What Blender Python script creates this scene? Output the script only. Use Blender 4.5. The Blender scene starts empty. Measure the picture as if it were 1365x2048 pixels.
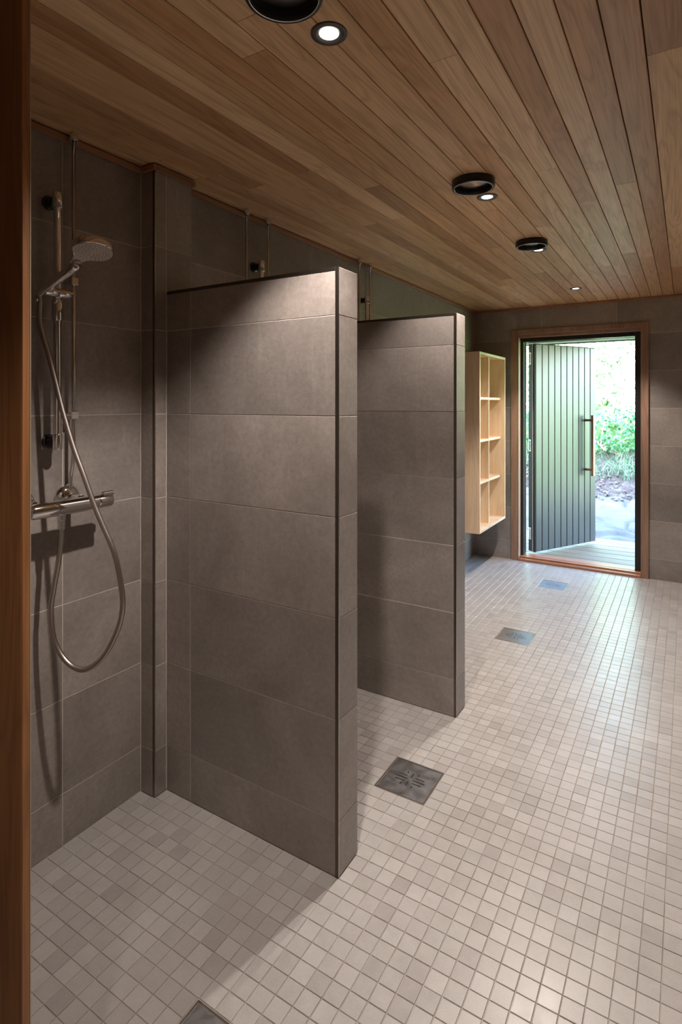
import bpy, bmesh, math, random
from mathutils import Vector, Matrix
R = math.radians
random.seed(7)
SC = bpy.context.scene
COL = SC.collection
# ------------------------------------------------------------------ camera
F_PX, CX, CY = 1127.5, 682.5, 806.5
H = 1.4129
YAW = R(31.55)
cam_d = bpy.data.cameras.new('camera'); cam = bpy.data.objects.new('camera', cam_d); COL.objects.link(cam)
cam.location = (0, 0, H); cam.rotation_euler = (R(90), 0, YAW)
cam_d.sensor_fit = 'AUTO'; cam_d.sensor_width = 36
cam_d.lens = F_PX / 2048 * 36
cam_d.shift_y = -(1024 - CY) / 2048
cam_d.clip_start = 0.02; cam_d.clip_end = 200
SC.camera = cam
# ------------------------------------------------------------------ look
SC.view_settings.view_transform = 'Standard'; SC.view_settings.look = 'None'
SC.view_settings.gamma = 1.0; SC.view_settings.use_curve_mapping = False
SC.view_settings.exposure = 0.0
SC.cycles.use_denoising = True
SC.cycles.max_bounces = 10; SC.cycles.diffuse_bounces = 6; SC.cycles.glossy_bounces = 5
SC.cycles.sample_clamp_indirect = 6.0
SC.cycles.caustics_reflective = False; SC.cycles.caustics_refractive = False
# ------------------------------------------------------------------ sky
world = bpy.data.worlds.new('sky'); SC.world = world; world.use_nodes = True
wn = world.node_tree; bgn = wn.nodes['Background']
sky = wn.nodes.new('ShaderNodeTexSky')
try:
    sky.sky_type = 'NISHITA'
except Exception:
    pass
sky.sun_disc = False; sky.sun_elevation = R(50); sky.sun_rotation = R(200); sky.air_density = 1.0; sky.dust_density = .8
wn.links.new(sky.outputs[0], bgn.inputs[0]); bgn.inputs[1].default_value = 5.2
sun_d = bpy.data.lights.new('sun', 'SUN'); sun_d.energy = 210; sun_d.angle = R(0.6); sun_d.color = (1, .95, .86)
sun = bpy.data.objects.new('sun', sun_d); COL.objects.link(sun)
_sd = Vector((-0.18, 1.0, -math.tan(R(26))))            # travelling direction of the sunlight
sun.rotation_euler = _sd.to_track_quat('-Z', 'Y').to_euler(); sun.location = (0, -4, 8)
LAMP_W = 92; LAMP_COL = (1.0, .89, .82)
# door opening portal helps the sky light find its way in (a portal emits nothing itself)
pd = bpy.data.lights.new('doorway_portal', 'AREA'); pd.shape = 'RECTANGLE'; pd.size = .9; pd.size_y = 1.93
pd.cycles.is_portal = True
po = bpy.data.objects.new('doorway_portal', pd); COL.objects.link(po)
po.location = (-.815, 5.30, 1.0); po.rotation_euler = (R(-90), 0, 0)
# ================================================================== node helpers
def new_mat(name, rough=.5, metal=0., color=(.5, .5, .5), spec=.5):
    m = bpy.data.materials.new(name); m.use_nodes = True
    b = m.node_tree.nodes['Principled BSDF']
    b.inputs['Base Color'].default_value = (*color, 1); b.inputs['Roughness'].default_value = rough
    b.inputs['Metallic'].default_value = metal; b.inputs['Specular IOR Level'].default_value = spec
    return m, m.node_tree, b
def nd(t, kind, **kw):
    n = t.nodes.new(kind)
    for k, v in kw.items():
        if k.startswith('_'): setattr(n, k[1:], v)
        else: n.inputs[k.replace('__', ' ')].default_value = v
    return n
def ramp(t, fac, stops):
    r = t.nodes.new('ShaderNodeValToRGB'); e = r.color_ramp.elements
    while len(e) < len(stops): e.new(.5)
    for i, (p, c) in enumerate(stops):
        e[i].position = p; e[i].color = (*c, 1) if len(c) == 3 else c
    t.links.new(fac, r.inputs[0]); return r
def mixc(t, a, b, fac, mode='MIX'):
    m = t.nodes.new('ShaderNodeMix'); m.data_type = 'RGBA'; m.blend_type = mode
    for inp, v in ((m.inputs['A'], a), (m.inputs['B'], b), (m.inputs['Factor'], fac)):
        if isinstance(v, (int, float)): inp.default_value = v
        elif isinstance(v, tuple): inp.default_value = (*v, 1)
        else: t.links.new(v, inp)
    return m.outputs['Result']
def offset_coords(t, scale=(1, 1, 1), mult=37.0, island=False, world_space=False):
    """object coordinates moved by a per-piece random amount, so that no two pieces show the same pattern"""
    if world_space:
        src = t.nodes.new('ShaderNodeNewGeometry').outputs['Position']
    else:
        src = t.nodes.new('ShaderNodeTexCoord').outputs['Object']
    rnd = t.nodes.new('ShaderNodeNewGeometry').outputs['Random Per Island'] if island else t.nodes.new('ShaderNodeObjectInfo').outputs['Random']
    m = nd(t, 'ShaderNodeMath', _operation='MULTIPLY'); m.inputs[1].default_value = mult; t.links.new(rnd, m.inputs[0])
    a = nd(t, 'ShaderNodeVectorMath', _operation='ADD'); t.links.new(src, a.inputs[0]); t.links.new(m.outputs[0], a.inputs[1])
    s = nd(t, 'ShaderNodeVectorMath', _operation='MULTIPLY'); t.links.new(a.outputs[0], s.inputs[0]); s.inputs[1].default_value = scale
    return s.outputs[0], rnd
def noise(t, vec, scale, detail=4, rough=.55, dist=0.):
    n = nd(t, 'ShaderNodeTexNoise', Scale=scale, Detail=detail, Roughness=rough, Distortion=dist); t.links.new(vec, n.inputs['Vector']); return n.outputs['Fac']
def bump(t, b, h, strength=.1, dist=.002):
    n = nd(t, 'ShaderNodeBump', Strength=strength, Distance=dist); t.links.new(h, n.inputs['Height']); t.links.new(n.outputs[0], b.inputs['Normal'])
# ================================================================== materials
def mk_wall_tile():
    m, t, b = new_mat('wall_tile_stoneware', .42, spec=.72)
    v, rnd = offset_coords(t)
    c1 = noise(t, v, 3.2, 6, .62, .6); c2 = noise(t, v, 60, 4, .7); c3 = noise(t, v, 420, 2, .6)
    base = ramp(t, c1, [(.32, (.245, .214, .192)), (.52, (.298, .262, .236)), (.72, (.357, .317, .288))]).outputs[0]
    sp = ramp(t, c2, [(.3, (.80, .80, .80)), (.7, (1.12, 1.12, 1.12))]).outputs[0]
    fs = ramp(t, c3, [(.35, (.86, .86, .86)), (.65, (1.1, 1.1, 1.1))]).outputs[0]
    tone = ramp(t, rnd, [(0, (.88, .88, .88)), (1, (1.1, 1.09, 1.08))]).outputs[0]
    c = mixc(t, base, sp, .8, 'MULTIPLY'); c = mixc(t, c, fs, .7, 'MULTIPLY'); c = mixc(t, c, tone, 1., 'MULTIPLY')
    # a few faint vertical wipe marks
    v2, _ = offset_coords(t, (34, 3, 34)); st = noise(t, v2, 1.0, 2)
    c = mixc(t, c, ramp(t, st, [(.60, (1, 1, 1)), (.78, (1.12, 1.12, 1.11))]).outputs[0], 1., 'MULTIPLY')
    t.links.new(c, b.inputs['Base Color'])
    rr = ramp(t, c1, [(.3, (.28,) * 3), (.7, (.38,) * 3)]); t.links.new(rr.outputs[0], b.inputs['Roughness'])
    bump(t, b, c2, .12, .0006); return m
def mk_mosaic(island):
    m, t, b = new_mat('mosaic_tile_field' if island else 'mosaic_tile', .34)
    v, rnd = offset_coords(t, island=island, world_space=True)
    tone = ramp(t, rnd, [(0, (.355, .328, .31)), (.15, (.395, .370, .351)), (.6, (.420, .395, .376)), (1, (.452, .428, .409))]).outputs[0]
    c1 = noise(t, v, 26, 5, .65, .5); c2 = noise(t, v, 300, 3, .6)
    c = mixc(t, tone, ramp(t, c1, [(.3, (.94, .935, .93)), (.7, (1.03, 1.03, 1.03))]).outputs[0], 1., 'MULTIPLY')
    c = mixc(t, c, ramp(t, c2, [(.3, (.9, .9, .9)), (.6, (1.04, 1.04, 1.04))]).outputs[0], .8, 'MULTIPLY')
    big = noise(t, t.nodes.new('ShaderNodeNewGeometry').outputs['Position'], 1.7, 3, .6)
    c = mixc(t, c, ramp(t, big, [(.35, (.93, .92, .91)), (.65, (1.03, 1.03, 1.03))]).outputs[0], 1., 'MULTIPLY')
    t.links.new(c, b.inputs['Base Color'])
    rr = ramp(t, c1, [(.3, (.28,) * 3), (.7, (.38,) * 3)]); t.links.new(rr.outputs[0], b.inputs['Roughness'])
    bump(t, b, c1, .10, .0006); return m
def mk_grout(name, c0, c1, sc=7):
    m, t, b = new_mat(name, .85)
    g = t.nodes.new('ShaderNodeNewGeometry').outputs['Position']
    n = noise(t, g, sc, 4, .7)
    t.links.new(ramp(t, n, [(.36, c0), (.62, c1)]).outputs[0], b.inputs['Base Color']); return m
def mk_wood(name, tones, axis='Y', rough=.5, ring=.5, grain=1., scale=1., knots=False):
    m, t, b = new_mat(name, rough)
    st = {'X': (1.2, 14, 14), 'Y': (14, 1.2, 14), 'Z': (14, 14, 1.2)}[axis]
    fi = {'X': (4, 220, 220), 'Y': (220, 4, 220), 'Z': (220, 220, 4)}[axis]
    v, rnd = offset_coords(t, tuple(s * scale for s in st)); vf, _ = offset_coords(t, fi)
    w = nd(t, 'ShaderNodeTexNoise', Scale=1., Detail=3., Roughness=.5, Distortion=.8); t.links.new(v, w.inputs['Vector'])
    mm = nd(t, 'ShaderNodeMath', _operation='MULTIPLY'); mm.inputs[1].default_value = 9 * ring; t.links.new(w.outputs['Fac'], mm.inputs[0])
    fr = nd(t, 'ShaderNodeMath', _operation='PINGPONG'); fr.inputs[1].default_value = .5; t.links.new(mm.outputs[0], fr.inputs[0])
    f2 = noise(t, vf, 1., 3, .6)
    tone = ramp(t, rnd, [(i / (len(tones) - 1), c) for i, c in enumerate(tones)]).outputs[0]
    c = mixc(t, tone, ramp(t, fr.outputs[0], [(0, (.84, .80, .76)), (.25, (1, 1, 1)), (.5, (1.07, 1.07, 1.07))]).outputs[0], grain, 'MULTIPLY')
    c = mixc(t, c, ramp(t, f2, [(.25, (.72, .70, .68)), (.6, (1.07, 1.07, 1.07))]).outputs[0], .75 * grain, 'MULTIPLY')
    lo = noise(t, v, .35, 2, .5)
    c = mixc(t, c, ramp(t, lo, [(.3, (.80, .77, .74)), (.7, (1.1, 1.1, 1.1))]).outputs[0], .8, 'MULTIPLY')
    if knots:
        vo = nd(t, 'ShaderNodeTexVoronoi', Scale=1.); ks, _ = offset_coords(t, tuple(3.2 if s > 5 else 2. for s in st), 11.); t.links.new(ks, vo.inputs['Vector'])
        c = mixc(t, ramp(t, vo.outputs['Distance'], [(.0, (.25, .14, .08)), (.035, (.5, .33, .2)), (.06, (1, 1, 1))]).outputs[0], c, 1., 'MULTIPLY')
    t.links.new(c, b.inputs['Base Color']); bump(t, b, f2, .12, .0008); return m
def mk_paint(name, c, rough=.4):
    m, t, b = new_mat(name, rough, color=c)
    v, rnd = offset_coords(t, (90, 90, 4)); n = noise(t, v, 1., 3)
    t.links.new(mixc(t, c, ramp(t, n, [(.3, (.86, .86, .86)), (.7, (1.1, 1.1, 1.1))]).outputs[0], 1., 'MULTIPLY'), b.inputs['Base Color'])
    bump(t, b, n, .15, .0008); return m
def mk_metal(name, c, rough, var=.0):
    m, t, b = new_mat(name, rough, 1., c)
    if var:
        v, _ = offset_coords(t); n = noise(t, v, 30, 4, .6)
        t.links.new(ramp(t, n, [(.3, (max(rough - var, .02),) * 3), (.7, (rough + var,) * 3)]).outputs[0], b.inputs['Roughness'])
        t.links.new(mixc(t, c, ramp(t, n, [(.3, (.88, .87, .87)), (.7, (1.06, 1.06, 1.06))]).outputs[0], 1., 'MULTIPLY'), b.inputs['Base Color'])
    return m
M = {}
M['wtile'] = mk_wall_tile()
M['mosaic'] = mk_mosaic(False); M['mosaic_field'] = mk_mosaic(True)
M['wgrout'] = mk_grout('wall_grout', (.52, .47, .42), (.64, .59, .53))
M['fgrout'] = mk_grout('floor_grout', (.30, .255, .205), (.46, .425, .385), 5)
M['ceil'] = mk_wood('ceiling_alder', [(.68, .41, .205), (.53, .30, .15), (.80, .53, .29), (.72, .45, .235), (.84, .59, .35), (.76, .49, .265)], 'Y', .42, .7)
M['ceil_back'] = new_mat('ceiling_gap', .9, 0, (.03, .016, .009))[0]
M['trimwood'] = mk_wood('trim_wood', [(.34, .165, .085), (.40, .21, .115)], 'Y', .45)
M['jamb'] = mk_wood('jamb_wood_reddish', [(.37, .158, .06), (.42, .185, .07)], 'Z', .42, .8)
M['casing'] = mk_wood('door_casing_wood', [(.31, .19, .13), (.35, .215, .15)], 'Z', .42)
M['thresh'] = mk_wood('threshold_wood', [(.40, .17, .09), (.44, .20, .11)], 'X', .38)
M['pine'] = mk_wood('pale_pine', [(.80, .60, .40), (.84, .65, .45)], 'Z', .45, .45, .55, knots=True)
M['deckwood'] = mk_wood('deck_wood', [(.24, .20, .145), (.28, .24, .18), (.26, .22, .165)], 'X', .6, .4, .6)
M['walnut'] = mk_wood('handle_wood', [(.33, .20, .12), (.36, .22, .13)], 'Z', .4)
M['doorpaint'] = mk_paint('charcoal_door_paint', (.045, .050, .052), .31)
M['blackpaint'] = mk_paint('black_frame_paint', (.014, .013, .012), .4)
M['black'] = new_mat('black_plastic', .28, 0, (.010, .010, .011))[0]
M['grey_ring'] = new_mat('dark_grey_lacquer', .35, .4, (.10, .095, .09))[0]
M['profile'] = mk_metal('bronze_edge_profile', (.17, .145, .125), .38)
M['lightedge'] = new_mat('pale_edge_strip', .5, .3, (.55, .46, .34))[0]
M['chrome'] = mk_metal('chrome', (.80, .78, .76), .07)
M['pipechrome'] = mk_metal('chromed_pipe', (.78, .77, .76), .12)
M['hose'] = mk_metal('metal_hose_sleeve', (.46, .41, .37), .34)
M['steel'] = mk_metal('scuffed_stainless', (.44, .43, .435), .32, .05)
M['steel_rim'] = mk_metal('steel_rim', (.62, .58, .54), .22)
M['sump'] = new_mat('drain_dark', .8, 0, (.006, .005, .005))[0]
M['seal'] = new_mat('rubber_seal', .6, 0, (.42, .33, .27))[0]
M['sprayface'] = new_mat('spray_face_plastic', .4, 0, (.62, .56, .50))[0]
M['nozzle'] = new_mat('nozzle_rubber', .6, 0, (.10, .085, .075))[0]
M['glass'] = mk_metal('lamp_reflector_glass', (.34, .32, .31), .22)
m, t, b = new_mat('lamp_lens_lit', .3); b.inputs['Emission Color'].default_value = (1, .90, .80, 1); b.inputs['Emission Strength'].default_value = 14; M['lens'] = m
M['alu'] = mk_metal('aluminium', (.8, .8, .8), .35)
M['plaster'] = new_mat('dark_plaster', .7, 0, (.30, .27, .24))[0]
M['extwall'] = new_mat('exterior_boarding', .7, 0, (.06, .06, .06))[0]
M['soffit'] = mk_wood('soffit_boards', [(.30, .27, .24), (.36, .33, .30)], 'X', .6)
# ================================================================== geometry helpers
def link(name, me, mats=(), parent=None, loc=None, mat=None):
    o = bpy.data.objects.new(name, me); COL.objects.link(o)
    if mats and not me.materials:
        for mm in mats: me.materials.append(mm)
    if parent: o.parent = parent
    if mat is not None: o.matrix_basis = mat
    elif loc: o.location = loc
    return o
def bm_obj(name, bm, mat, parent=None, smooth=False, loc=None, matx=None):
    me = bpy.data.meshes.new(name); bmesh.ops.recalc_face_normals(bm, faces=bm.faces[:]); bm.to_mesh(me); bm.free()
    if smooth: me.shade_smooth() if smooth is True else None
    for mm in (mat if isinstance(mat, (list, tuple)) else [mat]): me.materials.append(mm)
    o = link(name, me, (), parent, loc, matx)
    if smooth == 'auto':
        me.shade_smooth()
        try: me.set_sharp_from_angle(angle=R(35))
        except Exception: pass
    return o
def empty(name, loc=(0, 0, 0), label=None, cat=None, group=None, kind=None, rz=0, parent=None):
    o = bpy.data.objects.new(name, None); COL.objects.link(o); o.location = loc; o.rotation_euler = (0, 0, rz); o.empty_display_size = .05
    if parent: o.parent = parent
    tag(o, label, cat, group, kind); return o
def tag(o, label=None, cat=None, group=None, kind=None):
    if label: o['label'] = label
    if cat: o['category'] = cat
    if group: o['group'] = group
    if kind: o['kind'] = kind
    return o
def add_box(bm, x0, x1, y0, y1, z0, z1, bev=0., mx=None):
    m_ = Matrix.Translation(((x0 + x1) / 2, (y0 + y1) / 2, (z0 + z1) / 2)) @ Matrix.Diagonal((abs(x1 - x0), abs(y1 - y0), abs(z1 - z0), 1))
    r = bmesh.ops.create_cube(bm, size=1, matrix=m_); vs = r['verts']
    if bev:
        es = list({e for v in vs for e in v.link_edges})
        rb = bmesh.ops.bevel(bm, geom=es, offset=bev, segments=1, affect='EDGES', profile=.5); vs = list({v for f in rb['faces'] for v in f.verts} | {v for v in vs if v.is_valid})
    if mx is not None: bmesh.ops.transform(bm, matrix=mx, verts=[v for v in vs if v.is_valid])
def box(name, x0, x1, y0, y1, z0, z1, mat, parent=None, bev=.0015, matx=None):
    """box object whose origin is its own centre"""
    c = Vector(((x0 + x1) / 2, (y0 + y1) / 2, (z0 + z1) / 2)); bm = bmesh.new()
    add_box(bm, x0 - c.x, x1 - c.x, y0 - c.y, y1 - c.y, z0 - c.z, z1 - c.z, bev)
    ml = Matrix.Translation(c)
    if matx is not None: ml = matx @ ml
    return bm_obj(name, bm, mat, parent, matx=ml)
def add_lathe(bm, prof, seg=28, mx=None):
    """prof: (r, z) pairs revolved about local Z"""
    rings = []
    for r, z in prof:
        if r < 1e-6: rings.append([bm.verts.new((0, 0, z))])
        else: rings.append([bm.verts.new((r * math.cos(2 * math.pi * k / seg), r * math.sin(2 * math.pi * k / seg), z)) for k in range(seg)])
    for a, b_ in zip(rings, rings[1:]):
        for k in range(seg):
            q = [a[k % len(a)], a[(k + 1) % len(a)], b_[(k + 1) % len(b_)], b_[k % len(b_)]]
            q = [v for i, v in enumerate(q) if v not in q[:i]]
            if len(q) > 2:
                try: bm.faces.new(q)
                except ValueError: pass
    if mx is not None: bmesh.ops.transform(bm, matrix=mx, verts=[v for r_ in rings for v in r_])
def axis_mx(p, d):
    return Matrix.Translation(p) @ Vector(d).to_track_quat('Z', 'Y').to_matrix().to_4x4()
def add_cyl(bm, p0, p1, r, seg=20, bev=0.):
    p0, p1 = Vector(p0), Vector(p1); L = (p1 - p0).length
    prof = [(0, 0), (r - bev, 0), (r, bev), (r, L - bev), (r - bev, L), (0, L)] if bev else [(0, 0), (r, 0), (r, L), (0, L)]
    add_lathe(bm, prof, seg, axis_mx(p0, p1 - p0))
def add_tube(bm, pts, r, seg=12, rads=None):
    pts = [Vector(p) for p in pts]; n = len(pts); prev = None; rings = []
    for i, p in enumerate(pts):
        d = (pts[min(i + 1, n - 1)] - pts[max(i - 1, 0)]).normalized()
        if prev is None:
            u = d.cross(Vector((0, 0, 1)))
            if u.length < 1e-3: u = d.cross(Vector((1, 0, 0)))
            u.normalize()
        else:
            u = (prev - d * prev.dot(d)).normalized()
        prev = u; w = d.cross(u); rr = rads[i] if rads else r
        rings.append([bm.verts.new(p + (u * math.cos(2 * math.pi * k / seg) + w * math.sin(2 * math.pi * k / seg)) * rr) for k in range(seg)])
    for a, b_ in zip(rings, rings[1:]):
        for k in range(seg): bm.faces.new((a[k], a[(k + 1) % seg], b_[(k + 1) % seg], b_[k]))
    bm.faces.new(rings[0][::-1]); bm.faces.new(rings[-1])
def catmull(P, sub=6):
    P = [Vector(p) for p in P]; out = []
    for i in range(len(P) - 1):
        a, b_, c, d = P[max(i - 1, 0)], P[i], P[i + 1], P[min(i + 2, len(P) - 1)]
        for k in range(sub):
            s = k / sub
            out.append(.5 * ((2 * b_) + (c - a) * s + (2 * a - 5 * b_ + 4 * c - d) * s * s + (3 * b_ - a - 3 * c + d) * s ** 3))
    out.append(P[-1]); return out
# ---- tiles: thin chamfered slab, mesh shared between alike sizes
_tm = {}
def tile_mesh(w, h, th, mat, ch=.0007, name='tile'):
    key = (round(w, 4), round(h, 4), th, mat.name)
    if key in _tm: return _tm[key]
    me = bpy.data.meshes.new(name)
    v = [(0, 0, 0), (w, 0, 0), (w, h, 0), (0, h, 0), (0, 0, th - ch), (w, 0, th - ch), (w, h, th - ch), (0, h, th - ch), (ch, ch, th), (w - ch, ch, th), (w - ch, h - ch, th), (ch, h - ch, th)]
    f = [(0, 1, 5, 4), (1, 2, 6, 5), (2, 3, 7, 6), (3, 0, 4, 7), (4, 5, 9, 8), (5, 6, 10, 9), (6, 7, 11, 10), (7, 4, 8, 11), (8, 9, 10, 11), (3, 2, 1, 0)]
    me.from_pydata(v, [], f); me.materials.append(mat); me.update(); _tm[key] = me; return me
TT = .006; GR = .0011
def tile_face(parent, org, u, v, n, uj, vj, gap=.0027, skip=None):
    """tiles on a wall face: org = point on the grout surface, u/v in-plane axes, n outward; uj/vj joint positions"""
    u, v, n = Vector(u), Vector(v), Vector(n)
    for i in range(len(uj) - 1):
        for j in range(len(vj) - 1):
            a0, a1, b0, b1 = uj[i] + gap / 2, uj[i + 1] - gap / 2, vj[j] + gap / 2, vj[j + 1] - gap / 2
            if a1 - a0 < .008 or b1 - b0 < .008: continue
            rects = [(a0, a1, b0, b1)]
            if skip:
                s0, s1, t0, t1 = skip; new = []
                for (x0, x1, y0, y1) in rects:
                    if x1 <= s0 or x0 >= s1 or y1 <= t0 or y0 >= t1: new.append((x0, x1, y0, y1)); continue
                    if x0 < s0: new.append((x0, s0, y0, y1))
                    if x1 > s1: new.append((s1, x1, y0, y1))
                    xa, xb = max(x0, s0), min(x1, s1)
                    if y1 > t1: new.append((xa, xb, t1, y1))
                    if y0 < t0: new.append((xa, xb, y0, t0))
                rects = new
            for (x0, x1, y0, y1) in rects:
                if x1 - x0 < .004 or y1 - y0 < .004: continue
                p = Vector(org) + u * x0 + v * y0
                jit = random.uniform(-.0003, .0003)
                p = p + n * jit
                mx = Matrix(((u.x, v.x, n.x, p.x), (u.y, v.y, n.y, p.y), (u.z, v.z, n.z, p.z), (0, 0, 0, 1)))
                link('tile', tile_mesh(round(x1 - x0, 4), round(y1 - y0, 4), TT, M['wtile'], .0007), (), parent, mat=mx)
Z0, MOD = .1664, .302
HC = 2.271
XW, YE, XR, YB = -1.698, 5.170, 1.05, -1.30
def zj(top): return [0.0] + [Z0 + MOD * k for k in range(8) if Z0 + MOD * k < top - .01] + [top]
def setting(o): o['kind'] = 'structure'; return o
# ================================================================== room shell
XE = -.8833                                       # free ends of the partitions
Y1, Y1b, Y2, Y2b = 1.4243, 1.5380, 2.4291, 2.5460
PX, PY0, PY1 = -1.6237, 1.370, 1.545              # the boxed-in pipe pillar
# left wall
wl = setting(box('wall_left', XW - .16, XW - GR, .50, YE + .16, -.1, HC + .012, M['wgrout'], bev=0))
cwl = wl.matrix_basis.inverted()
wle = empty('left_tiles_root'); bpy.data.objects.remove(wle)
def child_face(parent, *a, **k):
    """tile_face with world positions under a parent that is not at the origin"""
    before = set(COL.objects); tile_face(parent, *a, **k)
    inv = parent.matrix_basis.inverted()
    for o in set(COL.objects) - before: o.matrix_basis = inv @ o.matrix_basis
ZW = zj(HC - .004)
child_face(wl, (XW - TT, 0, 0), (0, 1, 0), (0, 0, 1), (1, 0, 0), [.55, 1.068, PY0], ZW)
child_face(wl, (XW - TT, 0, 0), (0, 1, 0), (0, 0, 1), (1, 0, 0), [PY1, 2.458, 3.058, 3.658, 4.258, 4.858, YE], ZW, skip=(Y2, Y2b, -1, 1.8207))
# end wall with the doorway
DX0, DX1, DZ1 = -1.297, -.3125, 2.030             # wall opening
bm = bmesh.new()
for (x0, x1, z0, z1) in ((XW - GR, DX0, -.1, HC + .012), (DX1, XR, -.1, HC + .012), (DX0, DX1, DZ1, HC + .012), (DX0, DX1, -.1, -.012)):
    add_box(bm, x0, x1, YE + GR, YE + .155, z0, z1)
wf = setting(bm_obj('wall_far', bm, M['wgrout']))
tile_face(wf, (0, YE + TT, 0), (-1, 0, 0), (0, 0, 1), (0, -1, 0), [-XR, -.702, -.102, .498, 1.098, -XW], ZW, skip=(-DX1 - .012, -DX0 + .012, -1, DZ1 + .012))
# right and back walls (outside the picture), one dark plaster shell
setting(box('wall_right', XR, XR + .15, YB, YE + .155, -.1, HC + .012, M['plaster'], bev=0))
setting(box('wall_back', XW - .16, XR, YB - .15, YB, -.1, HC + .012, M['plaster'], bev=0))
# near wall that carries the wooden jamb at the left of the picture
NY = .4834
setting(box('wall_left_rear', XW - .16, XW, YB, NY + .0125, -.1, HC + .012, M['plaster'], bev=0))
wn_ = setting(box('wall_near', XW - .16, -1.02, NY + .013, .55 - TT, 0, HC + .012, M['wgrout'], bev=0))
child_face(wn_, (0, .55 - TT, 0), (1, 0, 0), (0, 0, 1), (0, 1, 0), [XW, -1.50, -1.02], ZW)
jamb = setting(empty('trim_1', (0, 0, 0)))
for (a, c) in ((-1.698, -1.36), (-1.357, -.8777)):
    box('board', a, c, NY, NY + .0125, 0, HC, M['jamb'], jamb, .0008)
box('edge_board', -.8775, -.8745, NY + .0004, NY + .0121, 0, HC, M['jamb'], jamb, .0006)
box('edge_strip', -.8775, -.8745, NY + .0123, NY + .0140, 0, HC, M['lightedge'], jamb, .0003)
# small filler behind the jamb boards
box('stud', -1.698, -1.02, NY + .0126, NY + .0130, 0, HC, M['plaster'], jamb, 0)
# ================================================================== floor: grout bed + mosaic
def seq(pairs):
    out = []
    for (a, b_, n) in pairs: out += [a + (b_ - a) * k / n for k in range(n)]
    return out
XJ = sorted([-.988 - .05 * k for k in range(1, 16) if -.988 - .05 * k > XW + .012] + [XW + .001] + seq([(-.988, -.788, 4), (-.788, -.303, 10), (-.303, 1.047, 27)]) + [1.047])
YJ = sorted([.763 - .05 * k for k in range(1, 42)] + seq([(.763, .963, 4), (.963, 1.475, 10), (1.475, 1.84, 7), (1.84, 2.04, 4), (2.04, 3.37, 27), (3.37, 3.57, 4), (3.57, 4.50, 19), (4.50, 4.70, 4), (4.70, YE - .002, 9)]) + [YE - .002])
DR = [(-.888, .863), (-.888, 1.94), (-.888, 3.47), (-.888, 4.60)]
FT = .005
floor = setting(box('floor', XW - .16, XR + .0, YB, YE + .16, -.12, -.0022, M['fgrout'], bev=0))
solids = [(PX - .2, PX, PY0, PY1), (PX - .2, XE, Y1, Y1b), (XW, XE, Y2, Y2b), (-1.80, -1.02, NY + .01, .55), (-1.80, -.8745, NY, NY + .0141)] + [(x - .1, x + .1, y - .1, y + .1) for x, y in DR]
cy_, sy_ = math.cos(YAW), math.sin(YAW)
cells = []
for i in range(len(XJ) - 1):
    for j in range(len(YJ) - 1):
        g = .0012
        x0, x1, y0, y1 = XJ[i] + g, XJ[i + 1] - g, YJ[j] + g, YJ[j + 1] - g
        ok = True
        for (a0, a1, b0, b1) in solids:
            a0 -= .002; a1 += .002; b0 -= .002; b1 += .002
            if x1 <= a0 or x0 >= a1 or y1 <= b0 or y0 >= b1: continue
            inx = x0 >= a0 and x1 <= a1; iny = y0 >= b0 and y1 <= b1
            if inx and iny: ok = False; break
            if inx:
                if y0 < b0: y1 = b0
                else: y0 = b1
            elif iny:
                if x0 < a0: x1 = a0
                else: x0 = a1
        if not ok or x1 - x0 < .004 or y1 - y0 < .004: continue
        if y1 > YE: y1 = YE
        X, Y = (x0 + x1) / 2, (y0 + y1) / 2
        dep = -X * sy_ + Y * cy_; size = 0
        if dep > .3:
            px = CX + F_PX * (X * cy_ + Y * sy_) / dep; py = CY + F_PX * H / dep
            hid = Y < 1.42 and X < -1.78 * Y + .0 or (X < -.9 and Y > 1.54 and px < 716) or (X < -.9 and Y > 2.55 and px < 931)
            if 62 < px < 1365 and py < 2048 and not hid: size = (x1 - x0) * (y1 - y0) / dep ** 3
        cells.append((size, x0, x1, y0, y1))
cells.sort(key=lambda c: -c[0])
_mt = {}
def mosaic_mesh(w, h):
    key = (round(w, 3), round(h, 3))
    if key not in _mt:
        me = tile_mesh(key[0], key[1], FT, M['mosaic'], .0009, 'tile'); _mt[key] = me
    return _mt[key]
finv = floor.matrix_basis.inverted()
for (s, x0, x1, y0, y1) in cells[:300]:
    mx = Matrix.Translation(((x0 + x1) / 2, (y0 + y1) / 2, -FT + random.uniform(-.0003, .0003))) @ Matrix.Rotation(R(random.uniform(-.35, .35)), 4, 'X') @ Matrix.Rotation(R(random.uniform(-.35, .35)), 4, 'Y') @ Matrix.Translation((-(x1 - x0) / 2, -(y1 - y0) / 2, 0))
    link('tile', mosaic_mesh(x1 - x0, y1 - y0), (), floor, mat=finv @ mx)
vs, fs = [], []
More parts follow.
